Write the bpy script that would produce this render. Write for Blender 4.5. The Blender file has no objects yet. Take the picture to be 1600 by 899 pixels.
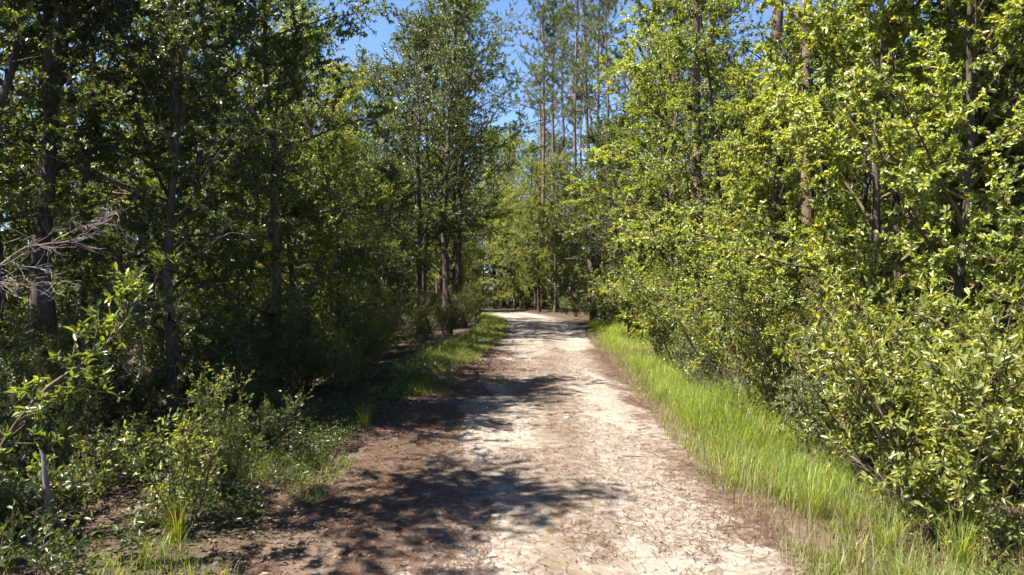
import bpy, math
import numpy as np
from mathutils import Vector

R = math.radians
sc = bpy.context.scene
COL = sc.collection

# ------------------------------------------------------------------ camera
F = 1067.0            # focal length in photo pixels (1600 wide)
CAMH = 2.4
cam_d = bpy.data.cameras.new('camera')
cam_d.sensor_width = 36.0
cam_d.lens = 36.0 * F / 1600.0
cam_d.clip_end = 2000.0
cam = bpy.data.objects.new('camera', cam_d)
COL.objects.link(cam)
cam.location = (0, 0, CAMH)
cam.rotation_euler = (R(90.0), 0, 0)
sc.camera = cam

# ------------------------------------------------------------------ sky and sun
SUN_EL = R(60.0)
SUN_H = Vector((-1.0, -0.30, 0)).normalized()
sun_vec = Vector((SUN_H.x*math.cos(SUN_EL), SUN_H.y*math.cos(SUN_EL), math.sin(SUN_EL)))
w = bpy.data.worlds.new('World')
sc.world = w
w.use_nodes = True
nt = w.node_tree
bg = nt.nodes['Background']
sky = nt.nodes.new('ShaderNodeTexSky')
sky.sky_type = 'NISHITA'
sky.sun_disc = False
sky.sun_elevation = SUN_EL
sky.sun_rotation = math.atan2(SUN_H.x, SUN_H.y)
sky.air_density = 1.0
sky.dust_density = 0.0
sky.altitude = 3200.0
sky.ozone_density = 4.0
nt.links.new(sky.outputs[0], bg.inputs[0])
bg.inputs[1].default_value = 0.075

sl = bpy.data.lights.new('sun', 'SUN')
sl.energy = 5.0
sl.angle = R(0.53)
sl.color = (1.0, 0.93, 0.82)
so = bpy.data.objects.new('sun', sl)
COL.objects.link(so)
so.rotation_euler = (-sun_vec).to_track_quat('-Z', 'Y').to_euler()
so.location = (-20, 0, 40)

sc.view_settings.view_transform = 'Standard'
sc.view_settings.look = 'None'
sc.view_settings.exposure = 2.1
sc.view_settings.gamma = 1.0
cy = sc.cycles
cy.use_denoising = True
cy.max_bounces = 5
cy.diffuse_bounces = 2
cy.glossy_bounces = 2
cy.transmission_bounces = 3
cy.transparent_max_bounces = 4
cy.caustics_reflective = False
cy.caustics_refractive = False
cy.sample_clamp_indirect = 6.0
cy.use_light_tree = False
cy.use_adaptive_sampling = True
cy.adaptive_threshold = 0.03

# ------------------------------------------------------------------ helpers
def px(x, d):
    """sideways metres of photo column x at distance d"""
    return (x - 800.0) / F * d

def norm(a):
    return a / np.maximum(np.linalg.norm(a, axis=-1, keepdims=True), 1e-9)

class Buf:
    """collects vertices and tri / quad faces, builds one mesh"""
    def __init__(self):
        self.v = []; self.f3 = []; self.f4 = []; self.r3 = []; self.r4 = []; self.n = 0
    def add(self, v, f3=None, f4=None, r3=None, r4=None):
        v = np.asarray(v, dtype=np.float32)
        self.v.append(v)
        if f3 is not None and len(f3):
            f3 = np.asarray(f3, dtype=np.int32) + self.n
            self.f3.append(f3)
            self.r3.append(np.zeros(len(f3), np.float32) if r3 is None else np.asarray(r3, np.float32))
        if f4 is not None and len(f4):
            f4 = np.asarray(f4, dtype=np.int32) + self.n
            self.f4.append(f4)
            self.r4.append(np.zeros(len(f4), np.float32) if r4 is None else np.asarray(r4, np.float32))
        self.n += len(v)
    def mesh(self, name, mat, smooth=False):
        v = np.concatenate(self.v)
        f3 = np.concatenate(self.f3) if self.f3 else np.zeros((0, 3), np.int32)
        f4 = np.concatenate(self.f4) if self.f4 else np.zeros((0, 4), np.int32)
        me = bpy.data.meshes.new(name)
        me.vertices.add(len(v)); me.vertices.foreach_set('co', v.ravel())
        nl = f3.size + f4.size
        me.loops.add(nl)
        me.loops.foreach_set('vertex_index', np.concatenate([f3.ravel(), f4.ravel()]).astype(np.int32))
        npol = len(f3) + len(f4)
        me.polygons.add(npol)
        ls = np.concatenate([np.arange(len(f3))*3, f3.size + np.arange(len(f4))*4]).astype(np.int32)
        me.polygons.foreach_set('loop_start', ls)
        a = me.attributes.new('rnd', 'FLOAT', 'FACE')
        rr = np.concatenate((self.r3 or []) + (self.r4 or [])).astype(np.float32)
        a.data.foreach_set('value', rr)
        if smooth:
            me.polygons.foreach_set('use_smooth', np.ones(npol, dtype=bool))
        me.materials.append(mat)
        me.update(calc_edges=True)
        return me

def tube(buf, P, rad, sides):
    P = np.asarray(P, float); rad = np.asarray(rad, float)
    n = len(P)
    T = np.empty_like(P)
    T[1:-1] = P[2:] - P[:-2]; T[0] = P[1]-P[0]; T[-1] = P[-1]-P[-2]
    T = norm(T)
    ref = np.array([0.0, 0.0, 1.0]) if abs(T[0, 2]) < 0.8 else np.array([1.0, 0.0, 0.0])
    U = norm(np.cross(T, ref)); V = np.cross(T, U)
    a = np.arange(sides) * (2*math.pi/sides)
    ring = (U[:, None, :]*np.cos(a)[None, :, None] + V[:, None, :]*np.sin(a)[None, :, None]) * rad[:, None, None] + P[:, None, :]
    vs = ring.reshape(-1, 3)
    i = np.arange(n-1)[:, None]*sides; j = np.arange(sides)[None, :]; k = (j+1) % sides
    q = np.stack([i+j, i+k, i+sides+k, i+sides+j], -1).reshape(-1, 4)
    buf.add(vs, f4=q)

def curve_pts(rng, p0, d, L, n, wob, up):
    """a wandering limb: start, direction, length, points, wobble, lift per step"""
    P = [np.array(p0, float)]; d = np.array(d, float); st = L/(n-1)
    for _ in range(n-1):
        d = d + rng.normal(0, wob, 3) + np.array([0, 0, up])
        d /= np.linalg.norm(d)
        P.append(P[-1] + d*st)
    return np.array(P)

def leaves(buf, rng, P, A, N, L, W, fold=0.18, hexa=False):
    """leaf blades: base P, axis A, face normal N, length L, width W, folded along the midrib"""
    A = norm(A); S = norm(np.cross(N, A)); Nn = np.cross(A, S)
    n = len(P); L = L[:, None]; W = W[:, None]
    droop = rng.uniform(-0.05, 0.22, n)[:, None]
    tip = P + A*L - Nn*L*droop
    r = rng.random(n)
    if not hexa:
        m = P + A*L*0.48 + Nn*W*fold
        v = np.stack([P, m + S*W*0.5, tip, m - S*W*0.5], 1).reshape(-1, 3)
        b = np.arange(n)[:, None]*4
        f = np.concatenate([b + [[0, 1, 2]], b + [[0, 2, 3]]], 0)
        buf.add(v, f3=f, r3=np.concatenate([r, r]))
    else:
        m1 = P + A*L*0.3 + Nn*W*fold; m2 = P + A*L*0.68 + Nn*(W*fold - L*droop*0.4)
        v = np.stack([P, m1+S*W*.42, m2+S*W*.46, tip, m2-S*W*.46, m1-S*W*.42], 1).reshape(-1, 3)
        b = np.arange(n)[:, None]*6
        f = np.concatenate([b + [[0, 1, 2, 3]], b + [[0, 3, 4, 5]]], 0)
        buf.add(v, f4=f, r4=np.concatenate([r, r]))

def link(name, mesh, parent=None, loc=(0, 0, 0), rz=0.0, s=1.0, kind=None):
    o = bpy.data.objects.new(name, mesh)
    COL.objects.link(o)
    o.location = loc; o.rotation_euler = (0, 0, rz)
    o.scale = (s, s, s) if not isinstance(s, tuple) else s
    if parent is not None: o.parent = parent
    if kind: o['kind'] = kind
    return o

def tag(o, label, cat, group=None):
    o['label'] = label; o['category'] = cat
    if group: o['group'] = group
    return o

# ------------------------------------------------------------------ terrain shape
CY = np.array([-60, -20, 0, 5.7, 9, 17, 28, 36, 44, 52, 60, 68, 76, 90, 120.])
CX = np.array([-1.5, -0.2, .35, .55, .6, .9, 1.5, 1.95, 2.05, 1.6, .6, -1.6, -5.0, -14, -38.])
def road_x(y):
    # smooth interpolation of the track's centre line
    y = np.asarray(y, float)
    k = np.array([-2.5, -1.25, 0, 1.25, 2.5]); wk = np.array([.1, .2, .4, .2, .1])
    return sum(wk[i]*np.interp(y + k[i]*1.6, CY, CX) for i in range(5))
_wr = np.random.default_rng(5)
_wa = _wr.uniform(0, 6.28, (10, 2)); _wk = _wr.normal(0, 1, (10, 2))*np.linspace(.25, 2.2, 10)[:, None]
_wm = np.linspace(1, .12, 10)
def wav(x, y):
    x = np.asarray(x, float); y = np.asarray(y, float)
    s = 0
    for i in range(10):
        s = s + _wm[i]*np.sin(_wk[i, 0]*x + _wk[i, 1]*y + _wa[i, 0])
    return s/4.0
def sstep(a, b, x):
    t = np.clip((x-a)/(b-a), 0, 1); return t*t*(3-2*t)
def gz(x, y):
    u = np.abs(np.asarray(x, float) - road_x(y))
    near = sstep(2.3, 6.0, u)
    return wav(x, y)*0.10*near + 0.05*sstep(2.2, 3.6, u) - 0.14*sstep(3.6, 6.5, u)*(np.asarray(x) < 0) 

# ------------------------------------------------------------------ materials
def new_mat(name):
    m = bpy.data.materials.new(name); m.use_nodes = True
    t = m.node_tree
    return m, t, t.nodes, t.links, t.nodes['Principled BSDF']
def ramp(nodes, stops, interp='LINEAR'):
    r = nodes.new('ShaderNodeValToRGB'); cr = r.color_ramp; cr.interpolation = interp
    while len(cr.elements) < len(stops): cr.elements.new(0.5)
    for e, (p, c) in zip(cr.elements, stops):
        e.position = p; e.color = (*c, 1) if len(c) == 3 else c
    return r
def noise(nodes, links, vec, scale, detail=4, rough=0.55):
    n = nodes.new('ShaderNodeTexNoise'); n.inputs['Scale'].default_value = scale
    n.inputs['Detail'].default_value = detail; n.inputs['Roughness'].default_value = rough
    if vec is not None: links.new(vec, n.inputs['Vector'])
    return n

def leaf_mat(name, dark, mid, light, rare, trans=0.38, rough=0.38, spec=0.55, tcol=None, tone=False):
    m, t, nd, lk, bs = new_mat(name)
    at = nd.new('ShaderNodeAttribute'); at.attribute_name = 'rnd'
    rp = ramp(nd, [(0.0, dark), (0.5, mid), (0.95, light), (0.995, rare)])
    lk.new(at.outputs['Fac'], rp.inputs[0])
    oi = nd.new('ShaderNodeObjectInfo')
    hs = nd.new('ShaderNodeHueSaturation')
    mr = nd.new('ShaderNodeMapRange'); mr.inputs[3].default_value = 0.494; mr.inputs[4].default_value = 0.520
    lk.new(oi.outputs['Random'], mr.inputs[0]); lk.new(mr.outputs[0], hs.inputs['Hue'])
    mv = nd.new('ShaderNodeMath'); mv.operation = 'MULTIPLY'; mv.inputs[1].default_value = 7.31
    fr = nd.new('ShaderNodeMath'); fr.operation = 'FRACT'
    lk.new(oi.outputs['Random'], mv.inputs[0]); lk.new(mv.outputs[0], fr.inputs[0])
    mr2 = nd.new('ShaderNodeMapRange'); mr2.inputs[3].default_value = 0.8; mr2.inputs[4].default_value = 1.2
    lk.new(fr.outputs[0], mr2.inputs[0]); lk.new(mr2.outputs[0], hs.inputs['Value'])
    if tone:
        mt = nd.new('ShaderNodeMix'); mt.data_type = 'RGBA'; mt.blend_type = 'MULTIPLY'; mt.inputs[0].default_value = 1.0
        lk.new(rp.outputs[0], mt.inputs[6]); lk.new(oi.outputs['Color'], mt.inputs[7])
        lk.new(mt.outputs[2], hs.inputs['Color'])
    else:
        lk.new(rp.outputs[0], hs.inputs['Color'])
    lk.new(hs.outputs[0], bs.inputs['Base Color'])
    bs.inputs['Roughness'].default_value = rough
    bs.inputs['Specular IOR Level'].default_value = spec
    tr = nd.new('ShaderNodeBsdfTranslucent')
    mx = nd.new('ShaderNodeMix'); mx.data_type = 'RGBA'; mx.blend_type = 'MULTIPLY'; mx.inputs[0].default_value = 1.0
    lk.new(hs.outputs[0], mx.inputs[6]); mx.inputs[7].default_value = (*(tcol or (2.35, 2.05, 0.6)), 1)
    lk.new(mx.outputs[2], tr.inputs[0])
    ms = nd.new('ShaderNodeMixShader'); ms.inputs[0].default_value = trans
    lk.new(bs.outputs[0], ms.inputs[1]); lk.new(tr.outputs[0], ms.inputs[2])
    lk.new(ms.outputs[0], nd['Material Output'].inputs['Surface'])
    return m

def bark_mat(name, a, b, scale=(9, 9, 2.2), strength=0.6):
    m, t, nd, lk, bs = new_mat(name)
    tc = nd.new('ShaderNodeTexCoord'); mp = nd.new('ShaderNodeMapping'); mp.inputs['Scale'].default_value = scale
    lk.new(tc.outputs['Object'], mp.inputs[0])
    n1 = noise(nd, lk, mp.outputs[0], 3.0, 6, .65)
    n2 = noise(nd, lk, tc.outputs['Object'], 1.3, 3)
    ad = nd.new('ShaderNodeMath'); ad.operation = 'ADD'
    sb = nd.new('ShaderNodeMath'); sb.operation = 'SUBTRACT'; sb.inputs[1].default_value = .5
    lk.new(n2.outputs[0], sb.inputs[0]); lk.new(n1.outputs[0], ad.inputs[0]); lk.new(sb.outputs[0], ad.inputs[1])
    rp = ramp(nd, [(0.3, a), (0.7, b)]); lk.new(ad.outputs[0], rp.inputs[0])
    lk.new(rp.outputs[0], bs.inputs['Base Color']); bs.inputs['Roughness'].default_value = .9
    bs.inputs['Specular IOR Level'].default_value = .2
    bp = nd.new('ShaderNodeBump'); bp.inputs['Strength'].default_value = strength; bp.inputs['Distance'].default_value = .03
    lk.new(n1.outputs[0], bp.inputs['Height']); lk.new(bp.outputs[0], bs.inputs['Normal'])
    return m

M = {}
M['leaf'] = leaf_mat('leaf', (.57, .56, .60), (1, 1, 1), (1.55, 1.46, 1.7), (2.2, 1.6, 1.4), trans=.42, tone=True)
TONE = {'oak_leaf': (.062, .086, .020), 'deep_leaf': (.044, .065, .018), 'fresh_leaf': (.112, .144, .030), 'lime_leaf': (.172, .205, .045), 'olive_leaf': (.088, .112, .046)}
M['pine_needle'] = leaf_mat('pine_needle', (.050, .070, .020), (.082, .105, .028), (.118, .142, .038), (.16, .13, .04), trans=.25, rough=.5)
M['grass'] = leaf_mat('grass', (.085, .118, .020), (.145, .190, .032), (.215, .260, .055), (.42, .34, .15), trans=.5, rough=.45)
M['dry_grass'] = leaf_mat('dry_grass', (.12, .095, .045), (.19, .15, .07), (.28, .22, .11), (.34, .28, .15), trans=.3, rough=.7, tcol=(1.2, 1.1, .8))
M['litter_leaf'] = leaf_mat('litter_leaf', (.045, .028, .018), (.085, .055, .036), (.145, .098, .066), (.28, .20, .14), trans=.08, rough=.8, spec=.2, tcol=(1, .9, .7))
M['needle_litter'] = leaf_mat('needle_litter', (.045, .025, .016), (.095, .053, .034), (.16, .095, .062), (.28, .19, .13), trans=.05, rough=.75, spec=.25, tcol=(1, .9, .7))
M['oak_bark'] = bark_mat('oak_bark', (.035, .027, .021), (.125, .098, .078))
M['pine_bark'] = bark_mat('pine_bark', (.060, .040, .030), (.21, .145, .110), (7, 7, 2.6), .9)
M['grey_twig'] = bark_mat('grey_twig', (.075, .060, .048), (.20, .165, .135))
M['dead_wood'] = bark_mat('dead_wood', (.12, .098, .088), (.27, .225, .205), (6, 6, 3), .4)
M['stem'] = bark_mat('stem', (.060, .048, .028), (.16, .125, .075))

# ground materials
def ground_mat():
    m, t, nd, lk, bs = new_mat('forest_floor')
    tc = nd.new('ShaderNodeTexCoord')
    n1 = noise(nd, lk, tc.outputs['Object'], .55, 5); n2 = noise(nd, lk, tc.outputs['Object'], 9, 6, .7); n3 = noise(nd, lk, tc.outputs['Object'], 48, 4, .7)
    mx = nd.new('ShaderNodeMix'); mx.inputs[0].default_value = .5
    lk.new(n2.outputs[0], mx.inputs[2]); lk.new(n3.outputs[0], mx.inputs[3])
    rp = ramp(nd, [(.30, (.025, .018, .013)), (.48, (.055, .038, .028)), (.60, (.090, .063, .046)), (.74, (.15, .112, .084))])
    lk.new(mx.outputs[0], rp.inputs[0])
    rp2 = ramp(nd, [(.45, (0, 0, 0)), (.68, (1, 1, 1))]); lk.new(n1.outputs[0], rp2.inputs[0])
    mg = nd.new('ShaderNodeMix'); mg.data_type = 'RGBA'
    sc_ = nd.new('ShaderNodeMath'); sc_.operation = 'MULTIPLY'; sc_.inputs[1].default_value = .45
    lk.new(rp2.outputs[0], sc_.inputs[0]); lk.new(sc_.outputs[0], mg.inputs[0])
    lk.new(rp.outputs[0], mg.inputs[6]); mg.inputs[7].default_value = (.060, .066, .022, 1)
    lk.new(mg.outputs[2], bs.inputs['Base Color']); bs.inputs['Roughness'].default_value = .95
    bs.inputs['Specular IOR Level'].default_value = .15
    bp = nd.new('ShaderNodeBump'); bp.inputs['Strength'].default_value = .8; bp.inputs['Distance'].default_value = .04
    lk.new(mx.outputs[0], bp.inputs['Height']); lk.new(bp.outputs[0], bs.inputs['Normal'])
    return m
M['floor'] = ground_mat()

def road_mat():
    """pale sand in the wheel tracks, brown needles at the edges and down the middle; UV = metres across / along"""
    m, t, nd, lk, bs = new_mat('sandy_track')
    uv = nd.new('ShaderNodeUVMap'); uv.uv_map = 'UVMap'
    sp = nd.new('ShaderNodeSeparateXYZ'); lk.new(uv.outputs[0], sp.inputs[0])
    tc = nd.new('ShaderNodeTexCoord')
    mp = nd.new('ShaderNodeMapping'); mp.inputs['Scale'].default_value = (1.0, .45, 1); lk.new(tc.outputs['Object'], mp.inputs[0])
    nA = noise(nd, lk, mp.outputs[0], 1.1, 5, .6)      # large patches, stretched along the track
    nB = noise(nd, lk, tc.outputs['Object'], 6.5, 6, .68)
    nC = noise(nd, lk, tc.outputs['Object'], 40, 5, .7)
    nD = noise(nd, lk, tc.outputs['Object'], 140, 3, .7)
    def math_(op, a, b=None, clamp=False):
        n = nd.new('ShaderNodeMath'); n.operation = op; n.use_clamp = clamp
        for i, q in enumerate((a, b)):
            if q is None: continue
            if isinstance(q, (int, float)): n.inputs[i].default_value = q
            else: lk.new(q, n.inputs[i])
        return n.outputs[0]
    # litter by position across the track (u): ramp over [-3.2, 3.2] -> [0,1]
    un = math_('ADD', math_('DIVIDE', sp.outputs[0], 6.4), .5)
    wob = math_('ADD', math_('MULTIPLY', math_('SUBTRACT', nA.outputs[0], .5), .22), math_('MULTIPLY', math_('SUBTRACT', nB.outputs[0], .5), .12))
    un = math_('ADD', un, wob)
    stops = [(.0, 1), (.07, .95), (.15, .72), (.22, .44), (.29, .14), (.37, .22), (.47, .54), (.54, .50), (.61, .22), (.70, .22), (.77, .52), (.84, .85), (.9, .97)]
    prof = ramp(nd, [(p, (v, v, v)) for p, v in stops])
    lk.new(un, prof.inputs[0])
    lit = math_('ADD', prof.outputs[0], math_('MULTIPLY', math_('SUBTRACT', nA.outputs[0], .5), .9))
    lit = math_('ADD', lit, math_('MULTIPLY', math_('SUBTRACT', nB.outputs[0], .5), 1.5))
    lit = math_('ADD', lit, math_('MULTIPLY', math_('SUBTRACT', nC.outputs[0], .5), 1.1))
    mask = ramp(nd, [(.20, (0, 0, 0)), (.78, (1, 1, 1))]); lk.new(lit, mask.inputs[0])
    fine = math_('ADD', math_('MULTIPLY', nC.outputs[0], .55), math_('MULTIPLY', nD.outputs[0], .45))
    sand = ramp(nd, [(.30, (.145, .119, .095)), (.48, (.222, .193, .162)), (.62, (.288, .258, .222)), (.78, (.36, .330, .293))]); lk.new(fine, sand.inputs[0])
    brown = ramp(nd, [(.30, (.046, .030, .021)), (.46, (.082, .056, .041)), (.60, (.125, .090, .068)), (.75, (.20, .155, .12))]); lk.new(fine, brown.inputs[0])
    mx = nd.new('ShaderNodeMix'); mx.data_type = 'RGBA'
    lk.new(mask.outputs[0], mx.inputs[0]); lk.new(sand.outputs[0], mx.inputs[6]); lk.new(brown.outputs[0], mx.inputs[7])
    # moss and thin green film in the middle strip
    gm = ramp(nd, [(.40, (0, 0, 0)), (.50, (1, 1, 1)), (.60, (0, 0, 0))]); lk.new(un, gm.inputs[0])
    gk = ramp(nd, [(.50, (0, 0, 0)), (.62, (1, 1, 1))]); lk.new(nB.outputs[0], gk.inputs[0])
    g = math_('MULTIPLY', math_('MULTIPLY', gm.outputs[0], gk.outputs[0]), .55)
    mg = nd.new('ShaderNodeMix'); mg.data_type = 'RGBA'
    lk.new(g, mg.inputs[0]); lk.new(mx.outputs[2], mg.inputs[6]); mg.inputs[7].default_value = (.15, .14, .062, 1)
    lk.new(mg.outputs[2], bs.inputs['Base Color'])
    bs.inputs['Roughness'].default_value = .95; bs.inputs['Specular IOR Level'].default_value = .15
    bp = nd.new('ShaderNodeBump'); bp.inputs['Strength'].default_value = .7; bp.inputs['Distance'].default_value = .02
    hh = math_('ADD', math_('MULTIPLY', nB.outputs[0], .6), math_('MULTIPLY', fine, .6))
    lk.new(hh, bp.inputs['Height']); lk.new(bp.outputs[0], bs.inputs['Normal'])
    return m
M['road'] = road_mat()
m, t, nd, lk, bs = new_mat('limestone')
tc = nd.new('ShaderNodeTexCoord'); n1 = noise(nd, lk, tc.outputs['Object'], 12, 5)
rp = ramp(nd, [(.3, (.20, .175, .145)), (.7, (.38, .35, .31))]); lk.new(n1.outputs[0], rp.inputs[0]); lk.new(rp.outputs[0], bs.inputs['Base Color'])
bs.inputs['Roughness'].default_value = .9
M['stone'] = m

# ------------------------------------------------------------------ ground and track
def axis(lo, hi, near_lo, near_hi, step, growth=1.35):
    a = list(np.arange(near_lo, near_hi + 1e-6, step)); s = step
    while a[-1] < hi: s *= growth; a.append(a[-1] + s)
    s = step
    while a[0] > lo: s *= growth; a.insert(0, a[0] - s)
    return np.array(a)
xs = axis(-700, 700, -16, 16, .25); ys = axis(-500, 900, -2, 60, .4)
X, Y = np.meshgrid(xs, ys)
Z = gz(X, Y)
uu = np.abs(X - road_x(Y))
Z = Z - 0.03*(1 - sstep(2.2, 2.9, uu))      # the bed lies under the track's sheet
nx, ny = len(xs), len(ys)
i = np.arange(ny-1)[:, None]*nx + np.arange(nx-1)[None, :]
q = np.stack([i, i+1, i+nx+1, i+nx], -1).reshape(-1, 4)
b = Buf(); b.add(np.stack([X, Y, Z], -1).reshape(-1, 3), f4=q)
o = link('ground', b.mesh('ground', M['floor'], True), kind='structure')

# the track: a sheet along the centre line with worn wheel ruts and ragged edges
vy = np.concatenate([np.arange(-20, 40, .2), np.arange(40, 118, .6)])
us = np.linspace(-1, 1, 37)
cx = road_x(vy)
tx = np.gradient(cx, vy)
rgt = norm(np.stack([np.ones_like(tx), -tx], -1))
wl = 3.05 + .28*wav(vy*.9, vy*0+3) + .16*wav(vy*3.1, vy*0)
wr_ = 2.45 + .25*wav(vy*.9+9, vy*0+7) + .16*wav(vy*3.1, vy*0+5)
U = np.where(us[None, :] < 0, us[None, :]*wl[:, None], us[None, :]*wr_[:, None])
PX = cx[:, None] + rgt[:, 0:1]*U; PY = vy[:, None] + rgt[:, 1:2]*U
PZ = gz(PX, PY) + .012 - .022*np.exp(-((U+.95)/.4)**2) - .022*np.exp(-((U-.85)/.4)**2) + .018*np.exp(-((U+.05)/.45)**2) \
     + .006*wav(PX*4, PY*4) - .05*sstep(.9, 1.0, np.abs(us))[None, :]
nu = len(us)
i = np.arange(len(vy)-1)[:, None]*nu + np.arange(nu-1)[None, :]
q = np.stack([i, i+1, i+nu+1, i+nu], -1).reshape(-1, 4)
b = Buf(); b.add(np.stack([PX, PY, PZ], -1).reshape(-1, 3), f4=q)
me = b.mesh('dirt_track', M['road'], True)
uvl = me.uv_layers.new(name='UVMap')
vi = np.zeros(len(me.loops), np.int32); me.loops.foreach_get('vertex_index', vi)
uvs = np.stack([U, np.broadcast_to(vy[:, None], U.shape)], -1).reshape(-1, 2)
uvl.data.foreach_set('uv', uvs[vi].astype(np.float32).ravel())
link('dirt_track', me, kind='structure')
def road_z(x, y):
    u = np.asarray(x) - road_x(y)
    return gz(x, y) + .014 - .022*np.exp(-((u+.95)/.4)**2) - .022*np.exp(-((u-.85)/.4)**2) + .018*np.exp(-((u+.05)/.45)**2) + .006*wav(np.asarray(x)*4, np.asarray(y)*4)

# ------------------------------------------------------------------ plant makers
UPV = np.array([0, 0, 1.0])
def broadleaf(seed, H, cb, Rr, r0, n1, n2, n3, nl, L, W, rise=(15, 60), profile='round', lean=(0, 0), wob=.12, droop=0.0, hexa=False, tri_sides=7, twigL=.42, upl=.9):
    """returns trunk, branches, crown meshes' buffers"""
    rng = np.random.default_rng(seed)
    T, B, C = Buf(), Buf(), Buf()
    n = 13
    tt = np.linspace(0, 1, n)
    wx = np.cumsum(rng.normal(0, .045, n))*H*.12; wy = np.cumsum(rng.normal(0, .045, n))*H*.12
    tp = np.stack([wx - wx[0] + lean[0]*tt*H, wy - wy[0] + lean[1]*tt*H, tt*H*.97], -1)
    tr = r0*(1 - .86*tt**.9)
    tr[0] *= 1.35
    tube(T, tp, tr, tri_sides)
    tw0, tw1 = [], []
    for a in range(n1):
        t = cb + (1-cb)*((a + rng.random())/n1)
        q = (t-cb)/(1-cb)
        if profile == 'round': pr = .45 + .75*math.sin(math.pi*min(1, .12 + q*.86))
        elif profile == 'cone': pr = 1.1 - .85*q
        elif profile == 'bush': pr = .55 + .55*math.sin(math.pi*(.2 + .72*q))
        else: pr = .35 + .9*q*(1.25-q)*2.2
        ln = Rr*pr*rng.uniform(.5, 1.3)
        az = a*2.399 + rng.normal(0, .5)
        el = R(rise[0] + (rise[1]-rise[0])*q + rng.normal(0, 10))
        d = np.array([math.cos(az)*math.cos(el), math.sin(az)*math.cos(el), math.sin(el)])
        p0 = np.array([np.interp(t, tt, tp[:, k]) for k in range(3)])
        rr = max(np.interp(t, tt, tr)*.5, .012)
        P = curve_pts(rng, p0, d, ln, 7, wob, .03 - droop)
        tube(B, P, rr*(1 - .8*np.linspace(0, 1, 7)), 5)
        for c in range(n2):
            s = .18 + .82*((c + rng.random())/n2)
            fi = s*6; k = min(int(fi), 5); fr = fi-k
            p1 = P[k]*(1-fr) + P[k+1]*fr; td = norm(P[k+1]-P[k])
            d2 = norm(td*.7 + rng.normal(0, .75, 3)*np.array([1, 1, .6]) + np.array([0, 0, .1-droop]))
            l2 = ln*(.62 - .34*s)*rng.uniform(.6, 1.25) + .12
            Q = curve_pts(rng, p1, d2, l2, 5, wob*1.3, -droop)
            tube(B, Q, max(rr*.38*(1-.5*s), .005)*(1-.75*np.linspace(0, 1, 5)), 4)
            for e in range(n3):
                s3 = .15 + .85*((e + rng.random())/n3)
                fi = s3*4; k = min(int(fi), 3); fr = fi-k
                p2 = Q[k]*(1-fr) + Q[k+1]*fr
                d3 = norm(norm(Q[k+1]-Q[k])*.8 + rng.normal(0, .7, 3)*np.array([1, 1, .7]))
                l3 = twigL*rng.uniform(.5, 1.3)
                p3 = p2 + d3*l3
                tw0.append(p2); tw1.append(p3)
                tube(B, np.array([p2, p3]), np.array([.005, .002]), 3)
    tw0 = np.array(tw0); tw1 = np.array(tw1)
    k = len(tw0)
    s = rng.random((k, nl))**.8
    P = (tw0[:, None]*(1-s[..., None]) + tw1[:, None]*s[..., None]).reshape(-1, 3)
    A = np.repeat(norm(tw1-tw0), nl, 0)*.55 + rng.normal(0, .62, (k*nl, 3))
    ctr = np.stack([np.interp(P[:, 2], tp[:, 2], tp[:, 0]), np.interp(P[:, 2], tp[:, 2], tp[:, 1]), P[:, 2]], -1)
    N = np.array([0, 0, upl*.75]) + norm(P-ctr)*.75 + rng.normal(0, .5, (k*nl, 3))
    LL = L*rng.uniform(.6, 1.25, k*nl)
    leaves(C, rng, P, A, N, LL, LL*(W/L)*rng.uniform(.8, 1.2, k*nl), hexa=hexa)
    return T, B, C

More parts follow.
